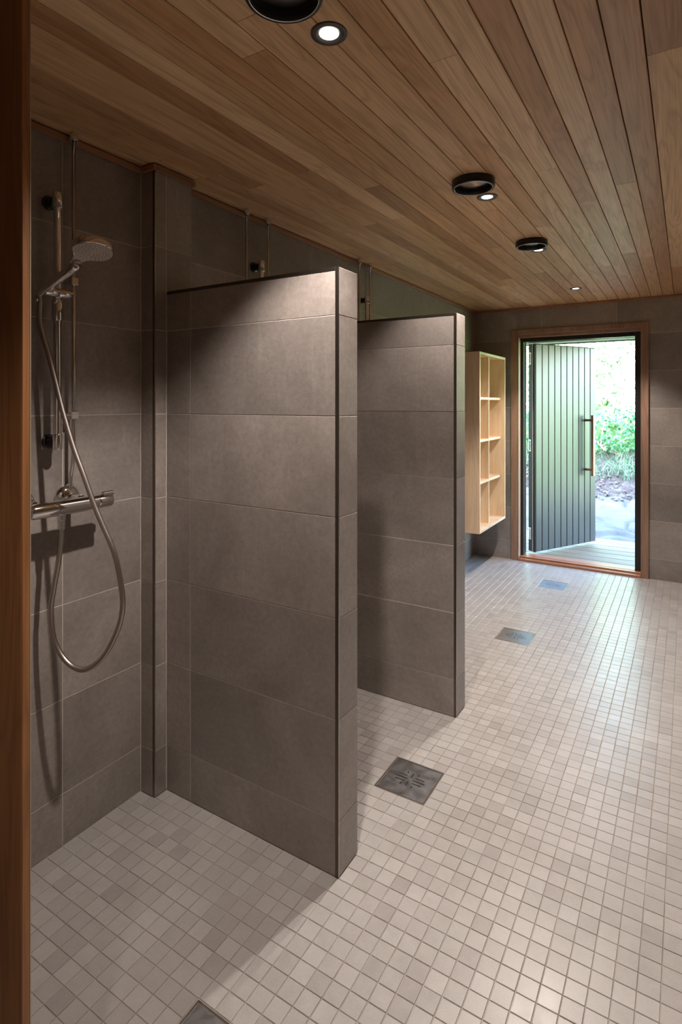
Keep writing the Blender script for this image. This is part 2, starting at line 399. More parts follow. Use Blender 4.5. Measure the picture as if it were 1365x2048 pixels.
for (s, x0, x1, y0, y1) in cells[300:]:
    b0 = len(vs); c = .0009; rz = random.uniform(-.0003, .0003); ax, ay = R(random.uniform(-.35, .35)), R(random.uniform(-.35, .35)); mx_, my_ = (x0 + x1) / 2, (y0 + y1) / 2
    for (x, y, z) in ((x0, y0, -.006), (x1, y0, -.006), (x1, y1, -.006), (x0, y1, -.006), (x0, y0, -c), (x1, y0, -c), (x1, y1, -c), (x0, y1, -c), (x0 + c, y0 + c, 0), (x1 - c, y0 + c, 0), (x1 - c, y1 - c, 0), (x0 + c, y1 - c, 0)):
        if z > -.005: z += rz + (x - mx_) * ax + (y - my_) * ay
        vs.append((x, y, z))
    for q in ((0, 1, 5, 4), (1, 2, 6, 5), (2, 3, 7, 6), (3, 0, 4, 7), (4, 5, 9, 8), (5, 6, 10, 9), (6, 7, 11, 10), (7, 4, 8, 11), (8, 9, 10, 11)): fs.append(tuple(b0 + k for k in q))
me = bpy.data.meshes.new('mosaic_tiles'); me.from_pydata(vs, [], fs); me.update()
mf = link('mosaic_tiles', me, (M['mosaic_field'],), floor, mat=finv); mf['kind'] = 'stuff'
# ================================================================== ceiling
ceil = setting(box('ceiling', XW - .16, XR + .15, YB - .15, YE + .155, HC + .012, HC + .07, M['ceil_back'], bev=0))
cinv = ceil.matrix_basis.inverted()
XP0, PIT = -.4775, .0784
k = -16; row = 0
while True:
    xa, xb = XP0 + PIT * k + .0014, XP0 + PIT * (k + 1) - .0014
    k += 1
    if xa > XR: break
    xa = max(xa, XW + .004); xb = min(xb, XR - .002)
    if xb - xa < .01: continue
    y = YB - random.uniform(0, 1.6); cuts = [YB]
    while y < YE:
        y += random.uniform(1.3, 2.9)
        if YB + .2 < y < YE - .25: cuts.append(y)
    cuts.append(YE - .004)
    for a, c in zip(cuts, cuts[1:]):
        segs = [(xa, xb, a + .0003, c - .0003)]
        if xa < PX + .004:       # notch the boards round the pillar
            segs = []
            for (s0, s1) in ((a, min(c, PY0 - .003)), (max(a, PY1 + .003), c)):
                if s1 - s0 > .01: segs.append((xa, xb, s0, s1))
            if min(c, PY1) > max(a, PY0) and xb > PX + .012: segs.append((max(xa, PX + .003), xb, max(a, PY0 - .003), min(c, PY1 + .003)))
        for (p0, p1, s0, s1) in segs:
            box('plank', p0, p1, s0, s1, HC, HC + .012, M['ceil'], ceil, .0012, matx=cinv)
# ceiling trims
def trim(n, boxes):
    e = setting(empty('trim_%d' % n))
    for bx in boxes: box('strip', *bx, M['trimwood'], e, .001)
tz0, tz1 = HC - .025, HC - .006
trim(2, [(XW + .001, XW + .015, .56, PY0 - .012, tz0, tz1), (XW + .016, PX + .012, PY0 - .013, PY0 - .001, tz0, tz1), (PX + .001, PX + .014, PY0 + .0, PY1 - .0, tz0, tz1),
         (XW + .016, PX + .012, PY1 + .001, PY1 + .013, tz0, tz1), (XW + .001, XW + .015, PY1 + .014, YE - .012, tz0, tz1)])
trim(3, [(XW + .016, XR - .01, YE - .012, YE - .001, HC - .022, HC - .003)])
# ================================================================== pillar and partitions
def edge_profile(parent, x, y, z0, z1, sx, sy, w=.0115):
    """vertical bronze corner profile at outer corner (x,y); sx, sy point inwards"""
    bm = bmesh.new(); t_ = .0018
    add_box(bm, min(x, x + sx * w), max(x, x + sx * w), min(y - sy * .0006, y + sy * t_), max(y - sy * .0006, y + sy * t_), z0, z1, .0004)
    bm_obj('edge_profile', bm, M['profile'], parent)
    bm = bmesh.new()
    add_box(bm, min(x - sx * .0008, x + sx * t_), max(x - sx * .0008, x + sx * t_), min(y + sy * .0, y + sy * .0028), max(y + sy * .0, y + sy * .0028), z0, z1, .0003)
    bm_obj('edge_lip', bm, M['steel_rim'], parent)
pil = empty('tiled_pillar', ((XW + PX) / 2, (PY0 + PY1) / 2, 0), 'narrow grey tiled pillar boxed out from the shower wall, reaching from floor to ceiling behind the nearest partition', 'pillar')
ci = pil.matrix_basis.inverted()
box('core', XW - .004, PX - GR, PY0 + GR, PY1 - GR, 0, HC - .001, M['wgrout'], pil, 0, matx=ci)
def cf(parent, *a, **k_): child_face(parent, *a, **k_)
cf(pil, (0, PY0 + TT, 0), (1, 0, 0), (0, 0, 1), (0, -1, 0), [XW + .001, PX - .010], ZW)
cf(pil, (PX - TT, 0, 0), (0, 1, 0), (0, 0, 1), (1, 0, 0), [PY0 + .002, Y1 - .001], ZW)
cf(pil, (PX - TT, 0, 0), (0, 1, 0), (0, 0, 1), (1, 0, 0), [Y1, PY1 - .001], [1.824, 1.978, HC - .004])
cf(pil, (0, PY1 - TT, 0), (-1, 0, 0), (0, 0, 1), (0, 1, 0), [-PX + .001, -XW - .001], ZW)
for o in (edge_profile(pil, PX, PY0, 0, HC - .004, -1, 1, .0105),): pass
for c in pil.children:
    if c.name.startswith('edge'): c.matrix_basis = ci @ c.matrix_basis
HP = 1.8207
def partition(x0, ya, yb, xjoints, label):
    p = empty('shower_partition', ((x0 + XE) / 2, (ya + yb) / 2, 0), label, 'partition', 'half-height tiled shower partitions')
    inv = p.matrix_basis.inverted(); Z = zj(HP - .001)
    box('core', x0, XE - GR, ya + GR, yb - GR, 0, HP - GR, M['wgrout'], p, 0, matx=inv)
    Zf = Z[:-1] + [HP - .011]
    cf(p, (0, ya + TT, 0), (1, 0, 0), (0, 0, 1), (0, -1, 0), xjoints, Zf)
    cf(p, (0, yb - TT, 0), (-1, 0, 0), (0, 0, 1), (0, 1, 0), [-XE + .001] + [-q for q in xjoints[-2:0:-1]] + [-x0], Z)
    cf(p, (XE - TT, 0, 0), (0, 1, 0), (0, 0, 1), (1, 0, 0), [ya + .003, yb], Z)
    cf(p, (0, 0, HP - TT), (1, 0, 0), (0, 1, 0), (0, 0, 1), xjoints[:-1] + [XE - .001], [ya + .003, yb - .001])
    n0 = set(p.children)
    edge_profile(p, XE, ya, 0, HP, -1, 1)
    bm = bmesh.new(); add_box(bm, x0, XE - .0118, ya - .0006, ya + .0018, HP - .0112, HP + .0004, .0004); bm_obj('edge_profile', bm, M['profile'], p)
    for c in p.children:
        if c not in n0: c.matrix_basis = inv @ c.matrix_basis
    return p
partition(PX + .001, Y1, Y1b, [PX + .001, -1.5017, XE - .0105], 'nearest grey tiled half-height shower partition, brightly lit, joined to the pillar')
partition(XW + .001, Y2, Y2b, [XW + .001, -1.5017, XE - .0105], 'second grey tiled half-height shower partition, between nearest partition and pine shelf')
# ================================================================== floor drains
def plate_mesh(bm, s, th, slots):
    xs = sorted({-s, s} | {v for q in slots for v in q[:2]}); ys = sorted({-s, s} | {v for q in slots for v in q[2:]})
    def hole(cx, cy): return any(a < cx < b_ and c < cy < d for a, b_, c, d in slots)
    cellok = lambda i, j: 0 <= i < len(xs) - 1 and 0 <= j < len(ys) - 1 and not hole((xs[i] + xs[i + 1]) / 2, (ys[j] + ys[j + 1]) / 2)
    vc = {}
    def V(i, j, z):
        if (i, j, z) not in vc: vc[(i, j, z)] = bm.verts.new((xs[i], ys[j], z))
        return vc[(i, j, z)]
    for i in range(len(xs) - 1):
        for j in range(len(ys) - 1):
            if not cellok(i, j): continue
            bm.faces.new((V(i, j, 0), V(i + 1, j, 0), V(i + 1, j + 1, 0), V(i, j + 1, 0)))
            for (di, dj, a, c) in ((-1, 0, (i, j + 1), (i, j)), (1, 0, (i + 1, j), (i + 1, j + 1)), (0, -1, (i, j), (i + 1, j)), (0, 1, (i + 1, j + 1), (i, j + 1))):
                if not cellok(i + di, j + dj): bm.faces.new((V(*a, 0), V(*a, -th), V(*c, -th), V(*c, 0)))
SW = .0022
slots = []
for sx in (-1, 1):
    for (y, a, c) in ((0, .010, .060), (.0165, .017, .052), (-.0165, .017, .052)):
        slots.append((min(sx * a, sx * c), max(sx * a, sx * c), y - SW, y + SW))
for sy in (-1, 1):
    for (x, a, c) in ((0, .012, .038), (.0215, .030, .041), (-.0215, .030, .041)):
        slots.append((x - SW, x + SW, min(sy * a, sy * c), max(sy * a, sy * c)))
dlab = ['square steel floor drain cover cut off by the bottom edge of the photo', 'square dark steel floor drain cover beside the nearest partition, with cross-shaped slots', 'square pale steel floor drain cover on open floor beyond the second partition', 'square pale steel floor drain cover nearest the open door']
proto = None
for (x, y), lb in zip(DR, dlab):
    d = empty('floor_drain', (x, y, 0), lb, 'drain', 'square steel floor drains')
    if proto is None:
        bm = bmesh.new()
        o_, i_ = .0985, .0945
        for (a, b_, c, e_) in ((-o_, o_, -o_, -i_), (-o_, o_, i_, o_), (-o_, -i_, -i_, i_), (i_, o_, -i_, i_)): add_box(bm, a, b_, c, e_, -.0018, .0004, .0004)
        f = bm_obj('frame', bm, M['steel_rim'], d)
        bm = bmesh.new(); plate_mesh(bm, .0925, .0016, slots); pl = bm_obj('slotted_cover', bm, M['steel'], d, loc=(0, 0, -.0004))
        bm = bmesh.new(); add_box(bm, -.093, .093, -.093, .093, -.0024, -.0021); sp_ = bm_obj('sump', bm, M['sump'], d)
        proto = (f, pl, sp_)
    else:
        for q in proto:
            c = q.copy(); COL.objects.link(c); c.parent = d
# ================================================================== ceiling lamps
def lamp(y, label, x=-.708, power=1.):
    e = empty('recessed_spotlight', (x, y, HC), label, 'ceiling light', 'small lit recessed spotlights in the plank ceiling')
    bm = bmesh.new(); add_lathe(bm, [(.0225, .0), (.0235, -.0022), (.033, -.0042), (.040, -.0040), (.0425, -.0022), (.0425, 0)], 40); bm_obj('trim_ring', bm, M['grey_ring'], e, True)
    bm = bmesh.new(); add_lathe(bm, [(0, -.0018), (.012, -.0019), (.0225, -.0012)], 32); bm_obj('lit_lens', bm, M['lens'], e, True)
    ld = bpy.data.lights.new('spot_beam', 'SPOT'); ld.energy = LAMP_W * power; ld.color = LAMP_COL; ld.spot_size = R(107); ld.spot_blend = .46; ld.shadow_soft_size = .02
    lo = bpy.data.objects.new('spot_beam', ld); COL.objects.link(lo); lo.parent = e; lo.location = (0, 0, -.026)
    return e
lamp(1.10, 'small round lit spotlight at the top of the photo, in front of the nearest shower')
lamp(2.315, 'small round lit spotlight just past the middle black ring housing')
lamp(3.266, 'small round lit spotlight overlapping the farthest black ring housing')
lamp(4.508, 'small round lit spotlight on its own in the ceiling near the door wall')
lamp(-.20, 'small round lit spotlight above the camera, outside the photo', -.30, .25)
def can(y, label, x=-.703):
    e = empty('ceiling_ring_housing', (x, y, HC), label, 'ceiling fixture', 'large black round ceiling housings')
    bm = bmesh.new(); add_lathe(bm, [(.079, 0), (.0815, -.004), (.0815, -.026), (.079, -.030), (.074, -.030), (.070, -.026), (.066, -.018), (.064, -.004)], 56); bm_obj('ring', bm, M['black'], e, 'auto')
    bm = bmesh.new(); add_lathe(bm, [(.0735, -.0298), (.0725, -.0312), (.0712, -.0298)], 56); bm_obj('bright_rim', bm, M['steel_rim'], e, True)
    bm = bmesh.new(); add_lathe(bm, [(.0635, -.009), (.050, -.012), (.028, -.016), (0, -.018)], 40); bm_obj('glass_disc', bm, M['glass'], e, True)
    return e
can(.920, 'largest black round housing cut off by the top edge of the photo')
can(2.121, 'middle black round ring housing in the plank ceiling, deep open centre')
can(3.077, 'farthest and smallest-looking black round ring housing in the ceiling')
# ================================================================== shower fittings
def riser(y, label, zb=1.15, bend=True, detail=True):
    e = empty('riser_pipe', (-1.66, y, 0), label, 'pipe', 'chrome riser pipes from the ceiling')
    bm = bmesh.new()
    pts = [(0, 0, HC - .001), (0, 0, zb + .16)] + ([(0, 0, zb + .12), (-.006, 0, zb + .07), (-.016, 0, zb + .03), (-.018, 0, zb - .02)] if bend else [(0, 0, zb)])
    pts = [pts[0]] + catmull(pts[1:], 5)
    add_tube(bm, pts, .0062, 14); bm_obj('pipe', bm, M['pipechrome'], e, True)
    bm = bmesh.new(); add_lathe(bm, [(.0064, 0), (.013, 0), (.0135, -.004), (.0135, -.022), (.012, -.026), (.0064, -.026)], 20); bm_obj('ceiling_collar', bm, M['pipechrome'], e, 'auto', loc=(0, 0, HC - .0005))
    if detail:
        bm = bmesh.new(); add_box(bm, -.009, .009, -.012, .012, -.013, .013, .002); add_box(bm, -.037, -.009, -.005, .005, -.006, .006, .001)
        c1 = bm_obj('pipe_clip', bm, M['pipechrome'], e, loc=(0, 0, 1.375))
        c2 = c1.copy(); COL.objects.link(c2); c2.location = (0, 0, 1.80)
    return e
riser(1.081, 'thin vertical chrome pipe running down to the shower mixer in the nearest shower')
riser(1.906, 'left one of two thin chrome pipes above the nearest partition')
riser(2.056, 'right one of two thin chrome pipes above the nearest partition')
riser(2.915, 'left one of two thin dark chrome pipes seen just right of the nearest partition top')
riser(3.045, 'right one of two thin dark chrome pipes seen just right of the nearest partition top')
def rail(y, label, slider_z=1.70, x=-1.65, proto=None):
    e = empty('shower_rail', (x, y, 0), label, 'shower rail', 'chrome slide rails on the shower wall')
    bm = bmesh.new(); add_cyl(bm, (0, 0, 1.275), (0, 0, 2.060), .0112, 24, .001); bm_obj('rail', bm, M['chrome'], e, 'auto')
    for z in (2.036, 1.294):
        bm = bmesh.new(); add_lathe(bm, [(0, -.024), (.0135, -.024), (.0145, -.022), (.0145, .022), (.0135, .024), (0, .024)], 24, Matrix.Translation((0, 0, 0)))
        bk = bm_obj('rail_cap', bm, M['chrome'], e, 'auto', loc=(0, 0, z))
        bm = bmesh.new(); add_cyl(bm, (XW - x + .001, 0, 0), (-.011, 0, 0), .0155, 22, .002); add_lathe(bm, [(0, 0), (.022, 0), (.022, .005), (.019, .007), (0, .007)], 24, axis_mx((XW - x + .0008, 0, 0), (1, 0, 0)))
        w_ = bm_obj('wall_mount', bm, M['black'], bk, 'auto')
    bm = bmesh.new(); add_lathe(bm, [(0, -.034), (.0150, -.034), (.0158, -.032), (.0158, .026), (.0125, .031), (0, .031)], 24); sl = bm_obj('slider', bm, M['chrome'], e, 'auto', loc=(0, 0, slider_z))
    return e
rail(1.020, 'chrome slide rail with the hand shower in the nearest shower')
rail(1.995, 'chrome slide rail top end poking up behind the nearest partition', 1.5)
rail(2.985, 'chrome slide rail top end behind the second partition, seen beside the nearest partition', 1.5)
# swivel holder for the hand shower, a part of its rail (own mesh with chrome barrel)
rail1 = [o for o in COL.objects if o.name == 'shower_rail'][0]
bm = bmesh.new(); add_lathe(bm, [(0, 0), (.0125, 0), (.0135, .0015), (.0135, .041), (.0128, .042), (.0128, .0435), (.0135, .0445), (.0135, .084), (.0125, .0855), (0, .0855)], 26, axis_mx((0, -.0355, 0), (0, 1, 0)))
hold = bm_obj('swivel_holder', bm, M['pipechrome'], rail1, 'auto', loc=(.020, -.017, 1.748))
# hand shower: handle + teardrop head
HA = Vector((-1.632, .9705, 1.752)); HD = Vector((.205, .032, .098)).normalized()
hs = empty('hand_shower', HA, 'chrome hand shower with pale round spray face, held on the slide rail', 'hand shower')
side = HD.cross(Vector((0, 0, 1))).normalized(); up = side.cross(HD).normalized()
bm = bmesh.new()
pts = [HD * s for s in (-.030, -.026, 0, .04, .08, .11, .130, .143)]
add_tube(bm, pts, .012, 20, [.0085, .0108, .0125, .0135, .0142, .0148, .0145, .012]); bm_obj('handle', bm, M['chrome'], hs, True)
# head plane: tilted flatter than the handle
hn = Vector((.18, -.14, -.97)).normalized()                       # spray direction
hu = (HD - hn * HD.dot(hn)).normalized(); hv = hn.cross(hu)
HCn = HD * .209 - hn * .009
def P3(x, y, z): return HCn + hu * x + hv * y + hn * (z + 9.5 * max(0, -x - .033) ** 2)
def halfw(x, k=1.0):
    """half width of the teardrop outline at distance x from the head centre (negative towards the handle)"""
    Rr = .0565; xj = -.034; wj = math.sqrt(Rr * Rr - xj * xj)
    if x >= xj: return math.sqrt(max(Rr * Rr - x * x, 0))
    s_ = min((xj - x) / .038, 1); w_ = .0150 + (wj - .0150) * (1 - s_) ** 1.9
    if x < -.070: w_ *= math.sqrt(max(1 - ((-.070 - x) / .0115) ** 2, 0))
    return w_
xsl = [-.0813 + .0016 * i for i in range(7)] + [-.069 + .0043 * i for i in range(28)] + [.0500, .0525, .0545, .0557, .0564]
def drop_shell(bm, prof):
    """prof: (inset, z) pairs from the spray side round to the back; lofted slice by slice along x"""
    rings = []
    for x in xsl:
        w_ = max(halfw(x), .0004); row = []
        for (ins, z) in prof: row.append((max(w_ - ins, .0002), z))
        ring = [bm.verts.new(P3(x * (1 - ins_ / .058), wv, z)) for (wv, z), (ins_, _) in zip(row, prof)] + [bm.verts.new(P3(x * (1 - ins_ / .058), -wv, z)) for (wv, z), (ins_, _) in list(zip(row, prof))[::-1]]
        rings.append(ring)
    for a_, b_ in zip(rings, rings[1:]):
        for i in range(len(a_)): bm.faces.new((a_[i], a_[(i + 1) % len(a_)], b_[(i + 1) % len(b_)], b_[i]))
    bm.faces.new(rings[0]); bm.faces.new(rings[-1])
bm = bmesh.new(); drop_shell(bm, [(.0012, .0060), (0, .0045), (0, -.010), (.0025, -.0155), (.012, -.019)]); head = bm_obj('head', bm, M['chrome'], hs, 'auto')
bm = bmesh.new(); drop_shell(bm, [(.0038, .0078), (.0030, .0070), (.0028, .0062)]); fp = bm_obj('spray_face', bm, M['sprayface'], hs, 'auto')
bm = bmesh.new(); qm = lambda x, y, z: axis_mx(P3(x, y, z), hn)
for rr, nn in ((.010, 5), (.019, 10), (.028, 15), (.037, 20), (.045, 26)):
    for i in range(nn):
        an = 2 * math.pi * i / nn + rr * 40; add_lathe(bm, [(.0013, 0), (.0010, .0010), (0, .0010)], 6, qm(rr * math.cos(an), rr * math.sin(an), .0077))
for s in (-1, 1):
    for i in range(5):
        for k_ in range(6):
            add_lathe(bm, [(.0010, 0), (.0008, .0009), (0, .0009)], 6, qm(-.022 + i * .011, s * (.016 + k_ * .0055) * (1 if i in (1, 2, 3) else .88), .0077))
nz = bm_obj('nozzles', bm, M['nozzle'], hs); nz['kind'] = 'stuff'
bm = bmesh.new(); add_lathe(bm, [(.0108, 0), (.0108, .0012), (.0096, .0020), (0, .0024)], 24, qm(-.066, 0, .0075) @ Matrix.Diagonal((1, 1, 1, 1))); bm_obj('select_button', bm, M['sprayface'], hs, 'auto')
bm = bmesh.new(); add_lathe(bm, [(.0117, 0), (.0117, .0009), (.0109, .0009)], 24, qm(-.066, 0, .0076)); bm_obj('button_ring', bm, M['grey_ring'], hs, 'auto')
# hose
HB = HA - HD * .028
hp = [HB, (-1.6560, .9690, 1.7150), (-1.6600, .9700, 1.6634), (-1.6500, .9760, 1.6104), (-1.6340, .9840, 1.5529), (-1.6136, .9946, 1.4671), (-1.5927, 1.0021, 1.3876), (-1.5608, 1.0136, 1.2864), (-1.5276, 1.0256, 1.2009), (-1.4947, 1.0376, 1.1146), (-1.4682, 1.0471, 1.0552), (-1.4312, 1.0605, .9718), (-1.4097, 1.0683, .8736), (-1.4067, 1.0694, .8095), (-1.4235, 1.0633, .7437), (-1.4682, 1.0471, .6631), (-1.5275, 1.0257, .6216), (-1.5831, 1.0056, .6428), (-1.6216, .9917, .7052), (-1.6313, .9882, .7916), (-1.6216, .9917, .8586), (-1.6060, .9960, .9349), (-1.6010, 1.0010, 1.0000), (-1.6000, 1.0015, 1.0380)]
hose = empty('shower_hose', (-1.6, 1.0, 0), 'grey metal shower hose looping down from the hand shower to the mixer', 'hose')
hi = hose.matrix_basis.inverted()
bm = bmesh.new(); add_tube(bm, [hi @ p for p in catmull(hp, 7)], .0079, 14); bm_obj('hose_tube', bm, M['hose'], hose, True)
bm = bmesh.new(); add_cyl(bm, hi @ Vector((-1.6, 1.0015, 1.034)), hi @ Vector((-1.6, 1.0015, 1.064)), .0105, 20, .001); bm_obj('hose_nut', bm, M['pipechrome'], hose, 'auto')
bm = bmesh.new(); add_tube(bm, [hi @ Vector(HB), hi @ (Vector(HB) - HD * .008 + Vector((-.002, 0, -.008))), hi @ Vector((-1.6560, .9690, 1.7200))], .0098, 16); bm_obj('hose_nut', bm, M['chrome'], hose, True)
# mixer
mz = 1.100; mxr = empty('shower_mixer', (-1.6, 1.0, mz), 'chrome thermostatic bar mixer on the wall of the nearest shower', 'mixer tap')
bm = bmesh.new(); add_lathe(bm, [(0, -.095), (.0185, -.095), (.0225, -.085), (.0235, 0), (.0230, .085), (.0224, .118), (0, .118)], 36, axis_mx((0, 0, 0), (0, 1, 0))); bm_obj('body', bm, M['chrome'], mxr, 'auto')
for (s0, s1, lb) in ((.1185, .170, 0), (-.150, -.0955, 0)):
    bm = bmesh.new(); add_lathe(bm, [(0, min(s0, s1)), (.0218, min(s0, s1)), (.0224, min(s0, s1) + .002), (.0224, max(s0, s1) - .004), (.0200, max(s0, s1)), (0, max(s0, s1))], 32, axis_mx((0, 0, 0), (0, 1, 0)))
    kb = bm_obj('handle', bm, M['chrome'], mxr, 'auto')
    bm = bmesh.new(); q = (s0 + s1) / 2; add_cyl(bm, (.004, q - .006, .0225), (.004, q + .032, .0225), .0080, 18, .0015); bm_obj('lever', bm, M['chrome'], kb, 'auto')
for y in (1.081, .931):
    bm = bmesh.new(); add_lathe(bm, [(0, 0), (.042, 0), (.0425, .002), (.038, .013), (.026, .021), (.015, .024), (.015, .075), (0, .075)], 36, axis_mx((XW + .0008 + 1.6, y - 1.0, .012), (1, 0, -.02)))
    bm_obj('escutcheon', bm, M['chrome'], mxr, 'auto')
bm = bmesh.new(); add_cyl(bm, (0, .0015, -.037), (0, .0015, -.018), .0125, 22, .001); bm_obj('outlet', bm, M['pipechrome'], mxr, 'auto')
# ================================================================== pine wall shelf
SX, SXi, SY0, SY1, SZ0, SZ1 = -1.390, -1.428, 4.350, 5.090, .381, 1.822
sh = empty('wall_shelf', (XW, (SY0 + SY1) / 2, SZ0), 'pale pine wall shelf unit with eight open pigeonholes beside the door', 'shelf')
si = sh.matrix_basis.inverted(); th = .021
def sb(n, *a): box(n, *a, M['pine'], sh, .0012, matx=si)
sb('side_panel', XW + .001, SX, SY0, SY0 + th, SZ0, SZ1); sb('side_panel', XW + .001, SX, SY1 - th, SY1, SZ0, SZ1)
sb('top_panel', XW + .001, SX - .0003, SY0 + th + .0003, SY1 - th - .0003, SZ1 - th, SZ1 - .0003); sb('bottom_panel', XW + .001, SX - .0003, SY0 + th + .0003, SY1 - th - .0003, SZ0 + .0003, SZ0 + th)
sb('back_panel', XW + .001, XW + .010, SY0 + th, SY1 - th, SZ0 + th, SZ1 - th)
ym = (SY0 + SY1) / 2; sb('divider', XW + .011, SXi, ym - .009, ym + .009, SZ0 + th, SZ1 - th)
for z in (1.452, 1.106, .764):
    sb('shelf_board', XW + .011, SXi, SY0 + th, ym - .0093, z - .010, z + .010); sb('shelf_board', XW + .011, SXi, ym + .0093, SY1 - th, z - .010, z + .010)
# ================================================================== door
door = setting(empty('door_1', (0, YE, 0)))
di = door.matrix_basis.inverted()
def db(n, *a, mat='casing', bev=.0012, parent=door, mx=di): return box(n, *a, M[mat], parent, bev, matx=mx)
CY0 = YE - .016
db('casing', -1.357, DX0 - .001, CY0, YE + .005, 0, 2.070); db('casing', DX1 + .001, -.262, CY0, YE + .005, 0, 2.070)
db('casing', DX0 - .0005, DX1 + .0005, CY0, YE + .005, DZ1, 2.070)
db('lining', DX0, DX0 + .006, CY0 + .002, 5.235, .001, DZ1 - .0005); db('lining', DX1 - .006, DX1, CY0 + .002, 5.235, .001, DZ1 - .0005)
db('lining', DX0 + .007, DX1 - .007, YE + .010, 5.234, 2.003, DZ1 - .001)
fi = 1.968
db('frame_jamb', DX0 + .001, -1.268, 5.236, 5.325, .0, DZ1 - .001, mat='blackpaint'); db('frame_jamb', -.366, DX1 - .001, 5.236, 5.325, .0, DZ1 - .001, mat='blackpaint')
db('frame_head', -1.267, -.367, 5.236, 5.325, fi, DZ1 - .001, mat='blackpaint')
db('head_profile', -1.267, -.367, 5.326, 5.336, fi - .004, fi + .010, mat='alu'); db('seal', -1.270, -1.264, 5.3255, 5.333, .04, fi, mat='seal')
db('threshold', DX0 + .007, DX1 - .007, CY0 - .004, 5.192, .0005, .019, mat='thresh', bev=.003); db('threshold', DX0 + .007, DX1 - .007, 5.1925, 5.2355, .0005, .032, mat='thresh', bev=.003)
db('threshold', -1.267, -.367, 5.2357, 5.325, .0005, .034, mat='thresh', bev=.002); db('sill_profile', -1.30, -.33, 5.3257, 5.352, -.010, .026, mat='alu')
# leaf
LA = Vector((-1.189, 5.372)); LU = Vector((.479, .878)).normalized(); LN = Vector((LU.y, -LU.x)); LW = .862; LT = .084; LZ0, LZ1 = .037, 1.962
# local frame: x along the leaf, y into the leaf (away from the room), z up
ml = Matrix(((LU.x, -LN.x, 0, LA.x), (LU.y, -LN.y, 0, LA.y - YE), (0, 0, 1, 0), (0, 0, 0, 1)))
bm = bmesh.new(); add_box(bm, 0, LW, .010, LT, LZ0, LZ1, .002); leaf = bm_obj('leaf', bm, M['blackpaint'], door, matx=ml)
tag(leaf, 'open charcoal board door leaf')
def lb_(n, x0, x1, y0, y1, z0, z1, mat, bev=.001): return box(n, x0, x1, y0, y1, z0, z1, M[mat], leaf, bev)
bw = LW / 10
for i in range(10): lb_('board', i * bw + .0035, (i + 1) * bw - .0035, 0, .0098, LZ0 + .003, LZ1 - .003, 'doorpaint', .0025)
lb_('hinge_edge', -.0025, -.0002, .001, LT - .002, LZ0, LZ1, 'blackpaint', .0005); lb_('seal', -.0075, -.0027, .026, .034, LZ0, LZ1, 'seal', .001)
lb_('top_edge', 0, LW, .002, LT, LZ1 + .0002, LZ1 + .003, 'doorpaint', .0008)
for z in (.20, 1.02, 1.83):
    hb = lb_('hinge', -.0045, -.0027, (.052), .080, z - .055, z + .055, 'alu', .0006)
    bm = bmesh.new(); add_cyl(bm, (-.004, .026, -.045), (-.004, .026, .045), .0065, 12, .001); bm_obj('knuckle', bm, M['alu'], leaf, 'auto', loc=(0, .045, z))
hx = .712
bar = lb_('pull_handle', hx, hx + .031, -.081, -.054, .702, 1.296, 'walnut', .0015)
for z in (.761, 1.246): lb_('handle_post', hx + .004, hx + .026, -.0538, -.0002, z - .011, z + .011, 'walnut', .0015)
bm = bmesh.new()
for z in (.761, 1.246): add_cyl(bm, (hx + .0155, -.0816, z), (hx + .0155, -.0809, z), .0042, 12)
bm_obj('handle_screws', bm, M['black'], leaf)
bm = bmesh.new(); add_lathe(bm, [(0, 0), (.009, 0), (.009, .010), (.016, .014), (.018, .024), (.014, .033), (0, .036)], 20, axis_mx((LW + .0035, .012, 1.02), (1, -.4, 0))); bm_obj('lock_knob', bm, M['alu'], leaf, 'auto')
# ================================================================== outside
ext = setting(empty('wall_exterior', (0, 5.33, 0)))
ei = ext.matrix_basis.inverted()
# roof, eave and porch soffit
rf = empty('roof', (0, 2.5, 2.35), 'dark flat roof and eave over the shower room', 'roof')
ri = rf.matrix_basis.inverted()
box('roof_slab', -3.4, 2.4, -2.2, 5.9, 2.36, 2.62, M['extwall'], rf, 0, matx=ri)
for i in range(9): box('soffit_board', -3.2, 2.2, 5.345 + i * .12, 5.460 + i * .12, 2.060, 2.078, M['soffit'], rf, .001, matx=ri)
box('fascia', -3.2, 2.2, 6.427, 6.450, 2.050, 2.64, M['extwall'], rf, .001, matx=ri); box('porch_roof', -3.2, 2.2, 5.9, 6.426, 2.45, 2.62, M['extwall'], rf, 0, matx=ri)
# cladding boards outside round the doorway
for (x0, x1) in ((-3.0, -1.31), (-.305, 2.0)):
    box('cladding', x0, x1, 5.336, 5.344, -.1, 2.055, M['extwall'], ext, 0, matx=ei)
# deck
dk = empty('wooden_deck', (-.5, 5.9, 0), 'pale wooden plank deck outside the open door', 'deck')
dki = dk.matrix_basis.inverted(); y = 5.362; i = 0
while y < 6.44:
    for (a, c) in ((-3.0, -.2 + .9 * (i % 2)), (-.198 + .9 * (i % 2), 2.0)): box('plank', a, c, y, y + .1475, -.028, 0, M['deckwood'], dk, .003, matx=dki)
    y += .1555; i += 1
for x in (-2.6, -1.9, -1.2, -.5, .2, .9, 1.6): box('joist', x, x + .045, 5.37, 6.42, -.16, -.0285, M['deckwood'], dk, 0, matx=dki)
